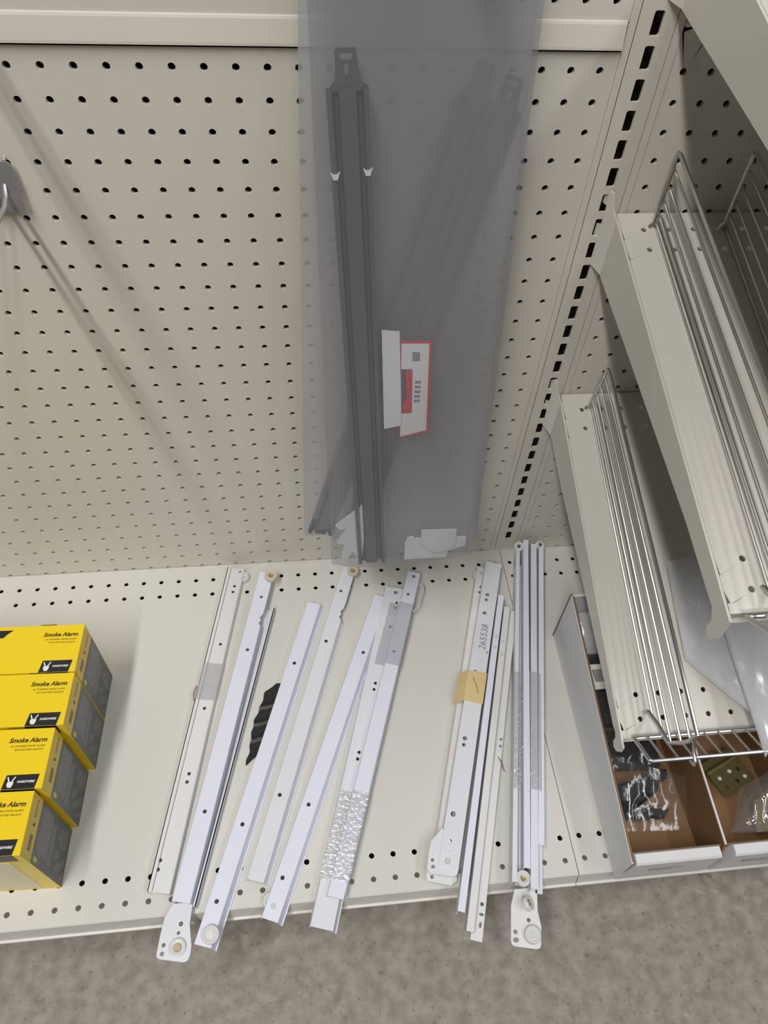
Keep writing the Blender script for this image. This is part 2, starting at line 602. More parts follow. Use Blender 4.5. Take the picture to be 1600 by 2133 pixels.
# ------------------------------------------------------------------ chrome wire dividers and fences
def divider(label, x, back, front, group='chrome wire shelf dividers'):
    """back, front: matching lists of (y, z) from the bottom wire to the top wire; outline follows them"""
    t = root('wire_divider', label, 'divider', (x, back[0][0], back[0][1]), group)
    fr = MB()
    bx = [(x, q[0], q[1]) for q in back]
    fx = [(x, q[0], q[1]) for q in front]
    top_b, top_f = V(bx[-1]), V(fx[-1])
    d = (top_f - top_b).normalized()
    ub = (top_b - V(bx[0])).normalized()
    out = [(x - 0.16, back[0][0] - 0.05, back[0][1] - 0.18), (x - 0.12, back[0][0] - 0.02, back[0][1] + 0.02), V(bx[0]) + ub * 0.15]
    out += [top_b - ub * 0.25, top_b - ub * 0.06 + d * 0.04, top_b + d * 0.25]
    out += [top_f - d * 0.3, top_f - d * 0.03]
    out += [V(q) for q in reversed(fx[1:-1])]
    out += [V(fx[0]), (x - 0.05, front[0][0] + 0.12, front[0][1] - 0.03), (x - 0.1, front[0][0] + 0.2, front[0][1] - 0.25)]
    fr.tube(out, 0.085, 8)
    fr.build('frame_wire', 'chrome', t, True)
    for q, w in zip(bx[:-1], fx[:-1]):
        qq, ww = V(q), V(w)
        MB().tube([qq + V((0.09, 0, 0.0)), qq.lerp(ww, 0.5) + V((0.09, 0, 0)), ww + V((0.09, 0, 0))], 0.055, 8).build('wire', 'chrome', t, True)
    # clip that grips the fence rail
    MB().tube([top_f + V((0, -0.02, -0.35)), top_f + V((0.02, -0.35, -0.75)), top_f + V((0.02, -0.62, -0.85)), top_f + V((0.02, -0.7, -1.05)), top_f + V((0.02, -0.5, -1.15))], 0.07, 8).build('clip', 'chrome', t, True)
    return t


lb = [(-0.80, 12.52), (-0.86, 13.01), (-0.95, 13.61), (-1.05, 14.17), (-1.18, 14.78), (-1.34, 15.46)]
lf = [(-14.52, 8.00), (-15.22, 8.40), (-16.05, 8.72), (-16.37, 9.53), (-16.60, 10.26), (-16.70, 11.06)]
divider('wire divider on the lower shelf', 22.28, lb, lf)
ub_ = [(-0.75, 21.90), (-0.62, 22.39), (-0.66, 22.92), (-0.71, 23.47), (-0.74, 24.07), (-0.72, 24.78)]
uf_ = [(-15.0, 18.10), (-15.7, 18.45), (-16.5, 18.75), (-16.75, 19.5), (-16.9, 20.2), (-17.0, 20.85)]
divider('left wire divider on the middle shelf', 22.35, ub_, uf_)
divider('right wire divider on the middle shelf, in the shade', 25.15, [(y - 0.15, z + 0.05) for y, z in ub_], uf_)


def fence(label, yb, zb, yt, zt):
    t = root('wire_fence', label, 'wire fence', (21.35, yb, zb), 'chrome shelf front fences')
    x0, x1 = 21.36, 38.0
    MB().tube([(x0, yb, zb), (x1, yb, zb)], 0.07, 8).build('rail', 'chrome', t, True)
    MB().tube([(x0, yb, zb), (x0, yt, zt), (x0 + 0.08, yt - 0.03, zt), (x1, yt, zt)], 0.085, 8).build('rail', 'chrome', t, True)
    MB().tube([(x0 + 0.4, yt + 0.05, zt - 0.22), (x1, yt + 0.05, zt - 0.22)], 0.06, 8).build('rail', 'chrome', t, True)
    x = x0 + 0.58
    first = None
    while x < x1:
        if first is None:
            first = MB().tube([(x, yb, zb + 0.03), (x, yt + 0.02, zt - 0.02)], 0.05, 6).build('wire', 'chrome', t, True)
        else:
            o = first.copy()
            COL.objects.link(o)
            o.parent = t
            o.location = ((x - x0 - 0.58) * IN, 0, 0)
        x += 0.6
    return t


fence('chrome wire front fence of the lower shelf', -15.42, 7.80, -16.62, 8.56)
fence('chrome wire front fence of the middle shelf', -15.85, 18.05, -17.0, 18.95)


# ------------------------------------------------------------------ drawer slides on the deck
class Frame:
    """along s from A (wall end) to B (viewer end), t to the right, h up"""

    def __init__(self, A, B, z=0.0):
        self.A = V((A[0], A[1], z))
        d = V((B[0] - A[0], B[1] - A[1], 0))
        self.L = d.length
        self.a = d.normalized()
        self.b = V((-self.a.y, self.a.x, 0))
        if self.b.x < 0:
            self.b = -self.b

    def f(self, s, t, h):
        return self.A + self.a * s + self.b * t + V((0, 0, h))

    def st(self, x, y):
        d = V((x, y, 0)) - V((self.A.x, self.A.y, 0))
        return d.dot(self.a), d.dot(self.b)


def hole_loops(fr, pts, r=0.11, smin=0.1, tlim=1e9):
    out = []
    for q in pts:
        s, t = fr.st(q[0], q[1])
        rr = q[2] if len(q) > 2 else r
        t = max(-tlim + rr + 0.05, min(tlim - rr - 0.05, t))
        if smin < s < fr.L - 0.12:
            out.append(circ(s, t, rr, 10))
    return out


def hat(mb, fr, w, h, holes=(), s0=0.0, s1=None, lip=0.14, th=0.05, notch=None, left=None):
    """web on top, flanges down both sides, small lip at the right"""
    s1 = fr.L if s1 is None else s1
    outl = [(s0, -w / 2), (s1, -w / 2), (s1, w / 2)]
    if notch:
        outl += [(notch + 0.5, w / 2), (notch + 0.35, w / 2 - 0.14), (notch + 0.1, w / 2 - 0.06), (notch, w / 2 - 0.16), (notch - 0.3, w / 2 - 0.02), (notch - 0.6, w / 2)]
    outl += [(s0, w / 2)]
    mb.prism(outl, h - th, h, fr.f, holes)
    ls = min(0.10, lip)
    mb.prism([(-w / 2, h), (-w / 2 + th, h - th), (-w / 2 - ls + th, 0.0), (-w / 2 - ls, 0.0)], s0, s1, lambda t, hh, s_: fr.f(s_, t, hh))
    hb = 0.03
    rs0 = s0 if not notch else notch + 0.5
    mb.prism([(w / 2, h), (w / 2 - th, h - th), (w / 2 + lip - th, hb), (w / 2 + lip, hb)], rs0, s1, lambda t, hh, s_: fr.f(s_, t, hh))
    if lip > 0.08:
        mb.box(rs0, s1, w / 2 + lip, w / 2 + lip + 0.05, hb, hb + 0.03, f=fr.f)


def tray(mb, fr, w, h, holes=(), th=0.05, lips=0.13):
    mb.prism([(0, -w / 2), (fr.L, -w / 2), (fr.L, w / 2), (0, w / 2)], 0.02, 0.02 + th, fr.f, holes)
    for sgn, hh in ((-1, h), (1, h * 0.6)):
        t0, t1 = sorted((sgn * w / 2, sgn * (w / 2 - th)))
        mb.box(0, fr.L, t0, t1, 0.02, hh, f=fr.f)
        t0, t1 = sorted((sgn * w / 2, sgn * (w / 2 - lips)))
        mb.box(0, fr.L, t0, t1, hh - th, hh, f=fr.f)
    # pressed rib
    mb.box(0.5, fr.L - 0.5, -w * 0.12, w * 0.06, 0.05, 0.12, f=fr.f)


def roller(parent, c, ax=(0, 0, 1), r=0.38, wdt=0.3, mat='nylon', hub='rivet', hub_r=0.16, solid=False):
    mb = MB()
    hr = hub_r
    mb.torus_wheel(c, ax, [(r * 0.93, 0), (r, wdt * 0.15), (r, wdt * 0.85), (r * 0.93, wdt), (hr * 1.5, wdt), (hr * 1.3, wdt * 0.8), (hr, wdt * 0.8), (hr, 0.0)], 28)
    o = mb.build('roller', mat, parent, True)
    hb = MB()
    a = V(ax).normalized()
    hb.cyl(V(c) + a * (-0.02), ax, hr, wdt * 0.82 + 0.02, 16)
    if not solid:
        hb.torus_wheel(V(c) + a * wdt * 0.8, ax, [(hr * 1.0, 0), (hr * 0.9, 0.05), (hr * 0.45, 0.03), (hr * 0.35, 0)], 18)
    else:
        hb.cyl(V(c) + a * wdt * 0.78, ax, hr * 1.05, 0.06, 18, r2=hr * 0.9)
    hb.build('hub', hub, o, True)
    return o


def plate(parent, poly, holes, z0, z1, mat, name='mounting_plate', label=None):
    mb = MB()
    mb.prism(poly, z0, z1, lambda u, v, h: (u, v, h), holes)
    return mb.build(name, mat, parent, label=label)


def slide(label, A, B):
    return root('drawer_slide', label, 'drawer slide', (0.5 * (A[0] + B[0]), 0.5 * (A[1] + B[1]), 0.0), 'drawer slides laid out on the base deck')


# S1 leftmost, open channel with clear tape
A, B = (4.05, -0.57), (1.16, -17.8)
t = slide('leftmost off white drawer slide channel with clear tape around its middle', A, B)
fr = Frame(A, B)
mb = MB()
hat(mb, fr, 0.98, 0.34, hole_loops(fr, [(4.28, -0.82), (3.98, -1.82), (3.9, -2.21), (3.33, -5.58), (2.67, -9.27), (2.12, -12.61), (2.05, -13.0), (1.05, -16.44), (0.99, -16.82)], 0.09, tlim=0.42), lip=0.03)
mb.box(0, fr.L, -0.49, -0.45, 0.34, 0.46, f=fr.f)
mb.box(0, fr.L, -0.49, -0.30, 0.44, 0.46, f=fr.f)
mb.box(0, fr.L, 0.40, 0.47, 0.34, 0.38, f=fr.f)
mb.build('rail', 'epoxy_warm', t)
roller(t, fr.f(0.45, 0.50, 0.02), r=0.34, wdt=0.26)
MB().box(6.3, 8.4, -0.54, 0.54, 0.465, 0.48, f=fr.f).build('clear_tape', 'tape_film', t)
MB().tube([fr.f(7.6, -0.6, 0.3), fr.f(8.0, -0.66, 0.34), fr.f(8.4, -0.55, 0.36), fr.f(8.5, -0.44, 0.38)], 0.05, 6).build('tie', 'rivet_aged', t, True, label='rust brown twist of wire')

# S2 pair: drawer member over a cabinet member whose end plate hangs past the deck edge
A, B = (5.88, -1.2), (2.22, -18.33)
t = slide('nested pair of white drawer slides with wide corner plate at the front', A, B)
fr = Frame(A, B, 0.30)
mb = MB()
hat(mb, fr, 0.80, 0.40, hole_loops(fr, [(5.56, -2.9), (4.84, -6.23), (3.03, -14.58)], 0.10, tlim=0.38), notch=3.1, lip=0.05)
mb.build('rail', 'epoxy', t)
fr2 = Frame((5.80, -3.40), (2.32, -18.4), 0.0)
mb = MB()
mb.prism([(0, -0.5), (fr2.L, -0.5), (fr2.L, 0.5), (0, 0.5)], 0.02, 0.07, fr2.f)
mb.box(0, fr2.L, 0.45, 0.5, 0.02, 0.42, f=fr2.f)
mb.box(0, fr2.L, -0.5, -0.45, 0.02, 0.28, f=fr2.f)
mb.box(0, fr2.L, 0.38, 0.5, 0.38, 0.42, f=fr2.f)
mb.build('rail', 'epoxy_grey', t)
roller(t, (6.12, -1.62, 0.70), r=0.36, wdt=0.3, mat='nylon_aged', hub='rivet_aged')
plate(t, [(1.84, -18.3), (1.53, -18.78), (1.39, -19.48), (1.3, -20.21), (1.34, -20.3), (1.47, -20.36), (2.46, -20.56), (2.62, -20.5), (2.7, -20.3), (2.73, -19.98), (2.64, -19.41), (2.6, -19.12), (2.68, -18.3)],
      [circ(2.23, -19.11, 0.1), circ(2.15, -19.45, 0.075), circ(1.57, -19.85, 0.09), circ(1.53, -20.17, 0.09)], 0.34, 0.40, 'epoxy_grey')
roller(t, (2.16, -20.0, 0.40), r=0.36, wdt=0.10, hub='rivet_aged', hub_r=0.17, solid=True)

# S3
A, B = (8.54, -3.4), (3.21, -20.05)
t = slide('white drawer slide lying over the torn black scrap, roller with shiny hub at front', A, B)
fr = Frame(A, B)
mb = MB()
hat(mb, fr, 0.74, 0.48, hole_loops(fr, [(7.34, -7.11), (4.76, -15.24), (3.72, -18.39)], 0.10, tlim=0.36))
mb.build('rail', 'epoxy', t)
roller(t, (3.55, -19.68, 0.49), r=0.37, wdt=0.2, hub_r=0.17, solid=True)

# S4
A, B = (10.74, -1.05), (5.39, -17.72)
t = slide('white drawer slide with brown hub roller under the hanging bag', A, B)
fr = Frame(A, B)
mb = MB()
hat(mb, fr, 0.76, 0.48, hole_loops(fr, [(10.13, -2.67), (9.11, -5.9), (6.5, -14.04)], 0.10, tlim=0.36), notch=3.1)
mb.build('rail', 'epoxy_grey', t)
roller(t, (10.92, -1.42, 0.48), r=0.33, wdt=0.22, mat='nylon_aged', hub='rivet_aged', hub_r=0.15)

# S5
A, B = (12.42, -3.16), (6.02, -19.33)
t = slide('white drawer slide crossing under the wall end of the taped pair', A, B)
fr = Frame(A, B)
mb = MB()
hat(mb, fr, 0.74, 0.46, hole_loops(fr, [(11.11, -6.74), (7.86, -14.6), (6.59, -17.69)], 0.10, tlim=0.36))
mb.build('rail', 'epoxy', t)
roller(t, fr.f(fr.L - 0.75, -0.26, 0.02), r=0.36, wdt=0.3, hub='rivet')
MB().cyl(fr.f(fr.L - 0.55, -0.05, 0.46), (0, 0, 1), 0.13, 0.05, 16, r2=0.1).build('rivet', 'rivet', t, True)

# S6 taped pair
A, B = (13.27, -2.65), (8.24, -19.86)
t = slide('pair of white drawer slides wrapped in clear tape with wire clip at wall end', A, B)
fr = Frame(A, B, 0.0)
mb = MB()
hat(mb, fr, 1.0, 0.48, hole_loops(fr, [(13.32, -3.01, 0.13), (13.29, -3.7), (13.17, -4.03), (12.75, -5.26), (11.6, -8.62), (11.5, -8.97), (10.45, -12.28), (10.35, -12.61)], 0.09, tlim=0.48), lip=0.1)
mb.build('rail', 'epoxy_grey', t)
fr2 = Frame((14.5, -1.9), (8.9, -18.78), 0.49)
mb = MB()
hat(mb, fr2, 0.72, 0.36, hole_loops(fr2, [(14.45, -2.2, 0.12), (13.97, -3.4), (12.75, -7.0)], 0.09, tlim=0.34), lip=0.06)
mb.build('rail', 'epoxy', t)
for sa, sb in ((2.2, 6.2), (13.1, 17.1)):
    mb = MB()
    mb.box(sa, sb, -0.40, 0.42, 0.365, 0.378, f=fr2.f)
    mb.box(sa, sb, 0.41, 0.425, -0.3, 0.37, f=fr2.f)
    mb.box(sa, sb, -0.95, -0.40, 0.02, 0.035, f=fr2.f)
    mb.build('clear_tape', 'tape_film' if sa < 5 else 'clear_tape', t)
MB().tube([(14.75, -2.6, 0.62), (14.92, -2.75, 0.62), (14.93, -3.05, 0.62), (14.5, -4.1, 0.6), (14.15, -4.45, 0.6)], 0.05, 6).build('wire_clip', 'rivet', t, True)

# S7 bundle with masking tape
A, B = (19.37, -1.57), (14.03, -18.0)
t = slide('bundle of white drawer slides held by masking tape with handwritten number', A, B)
fr = Frame(A, B, 0.42)
mb = MB()
hat(mb, fr, 0.92, 0.46, hole_loops(fr, [(18.56, -3.79, 0.12), (18.43, -4.12), (18.16, -4.99, 0.12), (16.97, -8.56, 0.12), (15.8, -12.16, 0.12), (15.69, -12.48), (14.62, -15.74, 0.13), (14.25, -16.93, 0.12), (14.15, -17.26)], 0.10, tlim=0.45), lip=0.05)
mb.build('rail', 'epoxy_grey', t)
fr2 = Frame((18.95, -1.6), (13.95, -17.6), 0.0)
mb = MB()
hat(mb, fr2, 0.98, 0.40, hole_loops(fr2, [(18.57, -1.93), (18.4, -2.92), (18.26, -3.28)], 0.09, tlim=0.47))
mb.build('rail', 'epoxy_warm', t)
roller(t, fr2.f(0.5, -0.42, 0.05), r=0.3, wdt=0.25)
plate(t, [(14.02, -16.3), (13.42, -16.82), (13.22, -17.4), (13.08, -17.95), (13.14, -18.12), (13.3, -18.2), (14.2, -18.4), (14.38, -18.34), (14.5, -18.1), (14.62, -17.5)],
      [circ(13.37, -17.64, 0.085), circ(13.36, -17.92, 0.08, sx=1.3)], 0.78, 0.83, 'epoxy_grey')
plate(t, [(13.7, -17.0), (13.2, -17.6), (13.04, -18.2), (13.1, -18.4), (14.1, -18.68), (14.4, -18.5), (14.5, -17.6)], [circ(13.3, -18.25, 0.09)], 0.38, 0.43, 'epoxy_warm')
MB().cyl((14.05, -17.75, 0.88), (0, 0, 1), 0.16, 0.05, 18, r2=0.12).build('rivet', 'rivet', t, True)
fr3 = Frame((19.37, -1.57), (14.03, -18.0), 0.0)
mb = MB()
mb.box(7.35, 9.15, -0.50, 0.50, 0.885, 0.905, f=fr3.f)
mb.box(7.35, 9.15, 0.49, 0.51, 0.3, 0.9, f=fr3.f)
mb.add([fr3.f(7.4, -0.5, 0.9), fr3.f(9.2, -0.5, 0.9), fr3.f(9.25, -1.0, 0.42), fr3.f(7.45, -0.95, 0.42)], [(0, 1, 2, 3)])
tp = mb.build('masking_tape', 'masking', t)
MB().tube([fr3.f(7.75, -0.2, 0.91), fr3.f(8.2, 0.05, 0.91), fr3.f(8.6, 0.2, 0.91)], 0.02, 5).build('ink_stroke', 'ink', tp)
O = fr.f(6.0, 0.22, 0.462)
text_part('265538', 0.54, O, -fr.a, -fr.b, 'ink', t, shear=0.15, bold=-0.012, name='handwriting')
MB().torus_wheel(fr.f(6.1, 0.34, 0.463), (0, 0, 1), [(0.06, 0), (0.045, 0.004), (0.03, 0)], 12).build('ink_loop', 'ink', t)


# S8, S9 members standing on edge
def edge_member(mb, fr, w, h, th=0.05, flange=None, holes=()):
    """C section on its edge: top strip w wide at height h, webs below"""
    mb.box(0, fr.L, -w / 2, w / 2, h - th, h, f=fr.f)
    mb.box(0, fr.L, -w / 2, -w / 2 + th, 0.0, h - th, f=fr.f)
    mb.box(0, fr.L, w / 2 - th, w / 2, h - 0.22, h - th, f=fr.f)
    if flange:
        mb.prism([(-0.15, w / 2 - th), (fr.L + 0.2, w / 2 - th), (fr.L + 0.2, w / 2 + flange), (-0.15, w / 2 + flange)], 0.42, 0.47, fr.f, holes)


A, B = (19.33, -3.93), (14.30, -19.85)
t = slide('narrow white drawer slide on edge beside the masking tape bundle', A, B)
fr = Frame(A, B)
mb = MB()
edge_member(mb, fr, 0.32, 1.0)
mb.build('rail', 'epoxy', t)
roller(t, fr.f(0.1, 0.02, 0.55) - fr.b * 0.12, ax=tuple(fr.b), r=0.3, wdt=0.24)
for s in (2.8, 3.5):
    MB().cyl(fr.f(s, 0, 1.0), (0, 0, 1), 0.09, 0.04, 12, r2=0.06).build('rivet', 'rivet', t, True)

A, B = (19.5, -4.75), (14.55, -20.63)
t = slide('narrow white drawer slide on edge with punched side flange', A, B)
fr = Frame(A, B)
mb = MB()
hl = hole_loops(fr, [(17.72, -12.2), (17.62, -12.55), (15.35, -19.55)], 0.085)
for (x, y, sx, sy) in ((15.25, -19.95, 0.7, 1.3), (15.12, -20.35, 1.5, 0.7)):
    s, tt = fr.st(x, y)
    hl.append(circ(s, tt, 0.09, 10, sx, sy))
edge_member(mb, fr, 0.32, 1.0, flange=0.46, holes=hl)
mb.build('rail', 'epoxy_warm', t)
roller(t, fr.f(0.25, 0.06, 0.55) - fr.b * 0.1, ax=tuple(fr.b), r=0.3, wdt=0.24)
for s in (2.3, 3.1):
    MB().cyl(fr.f(s, 0, 1.0), (0, 0, 1), 0.09, 0.04, 12, r2=0.06).build('rivet', 'rivet', t, True)
MB().tube([fr.f(8.6, 0.45, 0.48), fr.f(8.8, 0.62, 0.49), fr.f(9.1, 0.72, 0.48), fr.f(9.2, 0.85, 0.40)], 0.03, 5).build('tie', 'grime', t, label='dirty bit of string')

# S10 bundle of four members on edge with clear tape
t = slide('thick bundle of white drawer slides on edge wrapped in clear tape', (21.4, -0.4), (17.0, -19.5))
specs = [((21.05, -0.55), (16.87, -18.9), 0.22, 1.02, 'epoxy_grey'),
         ((21.52, -0.35), (17.48, -18.46), 0.30, 1.35, 'epoxy'),
         ((22.0, -0.55), (17.66, -19.30), 0.34, 1.18, 'epoxy_grey'),
         ((22.5, -0.5), (18.42, -17.5), 0.28, 1.08, 'epoxy')]
frs = []
for A, B, w, h, mt in specs:
    fr = Frame(A, B)
    frs.append(fr)
    mb = MB()
    edge_member(mb, fr, w, h)
    if mt == 'epoxy_grey':
        mb.box(1.0, fr.L, w / 2, w / 2 + 0.32, 0.45, 0.50, f=fr.f)
    mb.build('rail', mt, t)
roller(t, (21.16, -0.55, 0.95), ax=(-0.45, -0.35, 0.8), r=0.30, wdt=0.2, mat='nylon', hub='print_dark', hub_r=0.11)
roller(t, (22.36, -0.55, 0.95), ax=(0.4, -0.3, 0.85), r=0.30, wdt=0.2, mat='nylon', hub='print_dark', hub_r=0.11)
plate(t, [(16.92, -19.1), (16.62, -19.74), (16.33, -21.1), (16.36, -21.22), (16.45, -21.28), (17.4, -21.48), (17.52, -21.46), (17.6, -21.35), (17.78, -20.67), (17.76, -20.05), (17.95, -19.1)],
      [circ(17.28, -20.36, 0.09), circ(16.6, -20.75, 0.1), circ(16.56, -21.05, 0.1, sx=1.3)], 0.44, 0.50, 'epoxy_warm')
roller(t, (17.3, -20.95, 0.50), r=0.36, wdt=0.22, hub_r=0.17, solid=True)
roller(t, (17.3, -18.78, 0.78), r=0.34, wdt=0.25, hub='rivet_aged', hub_r=0.14)
roller(t, (17.2, -19.78, 0.80), ax=(0.75, 0.15, 0.65), r=0.31, wdt=0.25, hub='rivet_aged', hub_r=0.13)
mb = MB()
fr = Frame((21.7, -0.5), (17.5, -18.8))
fr0 = frs[1]
mb.box(8.7, 14.9, -0.72, 0.10, 1.06, 1.075, f=lambda s, tt, h: fr.f(s, tt, h + (0.30 if tt > 0 else 0)))
mb.box(8.7, 14.9, 0.10, 0.62, 1.36, 1.375, f=lambda s, tt, h: fr.f(s, tt, h - (0.16 if tt > 0.5 else 0)))
mb.box(8.7, 14.9, 0.615, 0.63, 0.3, 1.2, f=fr.f)
mb.build('clear_tape', 'clear_tape', t)

# torn black scrap under S3
bp = [(4.78, -12.33), (5.02, -12.05), (5.35, -11.85), (5.62, -11.7), (5.95, -10.9), (6.3, -9.6), (6.9, -8.3), (6.62, -8.05), (6.33, -8.02), (6.05, -8.32), (5.72, -8.45), (5.5, -9.3), (5.2, -10.0), (5.05, -10.8)]
t = root('plastic_scrap', 'torn black plastic scrap tucked under a white drawer slide', 'scrap', (5.7, -10, 0))
mb = MB()
lft = [(-12.33, 4.78), (-11.6, 4.98), (-10.8, 5.05), (-10.0, 5.2), (-9.3, 5.5), (-8.45, 5.75), (-8.02, 6.33)]
rgt = [(-12.33, 4.82), (-11.95, 5.3), (-10.9, 5.95), (-9.6, 6.3), (-8.3, 6.9), (-8.02, 6.55)]


def lerp_tab(tab, y):
    for (ya, xa), (yb, xb) in zip(tab, tab[1:]):
        if ya <= y <= yb:
            return xa + (xb - xa) * (y - ya) / (yb - ya)
    return tab[-1][1]


vs, fs, NR = [], [], 60
for j in range(NR + 1):
    y = -12.33 + 4.31 * j / NR
    for i in range(4):
        x = lerp_tab(lft, y) + (lerp_tab(rgt, y) - lerp_tab(lft, y)) * i / 3
        yy = y - 0.25 * (x - 5.5)
        ridge = sum(math.exp(-((yy - c) / 0.09) ** 2) for c in (-9.35, -10.15, -10.95))
        vs.append((x + 0.03 * math.sin(y * 9), y, 0.05 + 0.10 * ridge))
for j in range(NR):
    for i in range(3):
        k_ = j * 4 + i
        fs.append((k_, k_ + 1, k_ + 5, k_ + 4))
mb.add(vs, fs)
mb.build('sheet', 'black_plastic', t, True)

# ------------------------------------------------------------------ smoke alarm cartons
BH = 5.4


def carton(label, xr, yb, depth, ang, width=7.4):
    c_, s_ = math.cos(ang), math.sin(ang)
    ux = V((c_, -s_, 0))          # to the right
    uy = V((s_, c_, 0))           # to the back
    O = V((xr, yb, 0))            # back right bottom corner
    f = lambda u, d, z: O - ux * u - uy * d + V((0, 0, z))      # u leftwards from the right side, d towards the viewer
    t = root('smoke_alarm_box', label, 'box', tuple(f(width / 2, depth / 2, 0)), 'smoke alarm boxes in a row')
    mb = MB()
    mb.box(0, width, 0.02, depth - 0.02, 0.0, BH, f=f)
    body = mb.build('carton', 'yellow', t)
    g = -0.012
    MB().box(g, 0, 0.04, depth - 0.04, 0.05, 4.25, f=f).build('side_panel', 'print_dark', t)
    mb = MB()
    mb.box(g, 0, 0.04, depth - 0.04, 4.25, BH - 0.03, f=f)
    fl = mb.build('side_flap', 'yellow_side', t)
    # print on the dark panel
    sp = MB()
    for k in range(9):
        d0 = 0.25 + 0.02 * (k % 3)
        sp.box(g - 0.006, g, d0, depth - 0.55 + 0.05 * (k % 4), 3.85 - k * 0.15, 3.94 - k * 0.15, f=f)
    for k in range(4):
        sp.box(g - 0.006, g, 0.5, depth - 0.35, 2.45 - k * 0.12, 2.51 - k * 0.12, f=f)
    sp.build('fine_print', 'print_grey', t)
    sp = MB()
    fp = lambda d, z, h: f(g - h, d, z)
    sp.prism([(0.3, 0.35), (1.0, 0.3), (1.25, 1.0), (0.9, 1.7), (0.4, 1.5)], 0, 0.006, fp)
    sp.prism([(1.3, 0.3), (1.7, 0.25), (2.2, 1.3), (2.0, 1.6)], 0, 0.006, fp)
    sp.prism([(1.2, 1.25), (1.5, 1.1), (1.8, 1.75), (1.5, 1.85)], 0, 0.006, fp)
    sp.prism([(1.9, 0.2), (2.3, 0.2), (2.3, 0.9)], 0, 0.006, fp)
    sp.build('photo_print', 'print_mid', t)
    MB().box(g - 0.006, g, depth - 0.35, depth - 0.15, 3.6, 4.0, f=f).build('tag_print', 'print_lime', t)
    # top print
    tp = lambda u, d: tuple(f(u, d, BH))
    text_part('Smoke Alarm', 0.285, tp(0.22, 0.62), ux, uy, 'print_olive', t, shear=0.25, align='RIGHT', bold=0.03)
    text_part('AC POWERED SMOKE ALARM', 0.105, tp(0.26, 0.82), ux, uy, 'print_olive', t, shear=0.2, align='RIGHT')
    text_part('WITH BATTERY BACKUP', 0.105, tp(0.31, 0.98), ux, uy, 'print_olive', t, shear=0.2, align='RIGHT')
    bd = MB()
    ft = lambda u, d, h: f(u, d, BH + h)
    bd.prism([(0.20, depth - 0.62), (1.52, depth - 0.62), (1.62, depth - 0.03), (0.30, depth - 0.03)], 0, 0.008, ft)
    bdo = bd.build('badge', 'print_black', t)
    text_part('HARDWIRE', 0.135, tuple(f(0.35, depth - 0.28, BH + 0.006)), ux, uy, 'print_white', bdo, shear=0.2, align='RIGHT', bold=0.03)
    ic = MB()
    for pts in ([(1.18, depth - 0.34), (1.42, depth - 0.34), (1.44, depth - 0.22), (1.38, depth - 0.10), (1.24, depth - 0.10), (1.19, depth - 0.22)],
                [(1.22, depth - 0.35), (1.12, depth - 0.53), (1.16, depth - 0.55), (1.28, depth - 0.35)],
                [(1.40, depth - 0.35), (1.47, depth - 0.53), (1.43, depth - 0.55), (1.34, depth - 0.35)]):
        ic.prism(pts, 0.008, 0.016, ft)
    ic.build('plug_icon', 'print_white', bdo)
    lg = MB()
    lg.prism([(3.22, 0.22), (4.3, 0.22), (4.4, 0.62), (3.6, 0.62), (3.45, 0.42)], 0, 0.008, ft)
    lg.build('logo_stroke', 'print_black', t)
    sp = MB()
    ff = lambda d, z, h: f(g - h, d, z)
    for k in range(6):
        sp.prism([(1.55 + k * 0.1, 4.55), (1.61 + k * 0.1, 4.55), (1.61 + k * 0.1, 4.85), (1.55 + k * 0.1, 4.85)], 0, 0.006, ff)
    sp.prism(circ(1.15, 4.7, 0.09, 8, 0.8, 1.2), 0, 0.006, ff)
    for k in range(8):
        sp.prism([(0.2 + k * 0.09, 4.7), (0.25 + k * 0.09, 4.7), (0.25 + k * 0.09, 4.8), (0.2 + k * 0.09, 4.8)], 0, 0.006, ff)
    sp.build('side_print', 'print_olive', t)
    MB().box(0.7, width - 0.05, depth - 0.02, depth - 0.008, 0.3, 4.4, f=f).build('front_print', 'pack_front', t)
    tb = MB()
    tb.box(1.3, 2.0, -0.02, 0.02, BH - 0.15, BH + 0.006, f=f)
    tb.build('tuck_tab', 'print_olive', t)
    # badge continues down the front face
    MB().box(0.30, 1.62, depth - 0.02, depth - 0.004, BH - 0.75, BH, f=f).build('front_badge', 'print_black', t)
    return t


AN = 0.03
carton('yellow smoke alarm box at the back of the row, nearest the pegboard', -2.33, -6.88, 2.5, AN)
carton('yellow smoke alarm box second from the back of the row', -2.40, -9.40, 2.52, AN)
carton('yellow smoke alarm box third from the back, set further left', -2.78, -11.98, 2.62, AN)
carton('yellow smoke alarm box at the front of the row, nearest the deck edge', -3.12, -14.64, 2.5, AN)


# ------------------------------------------------------------------ hanging bags of galvanized slides
def bag_plane(y0, k):
    nrm = V((0, -1, k)).normalized()
    return lambda x, z, h=0.0: V((x, y0 - k * (29 - z), z)) + nrm * h


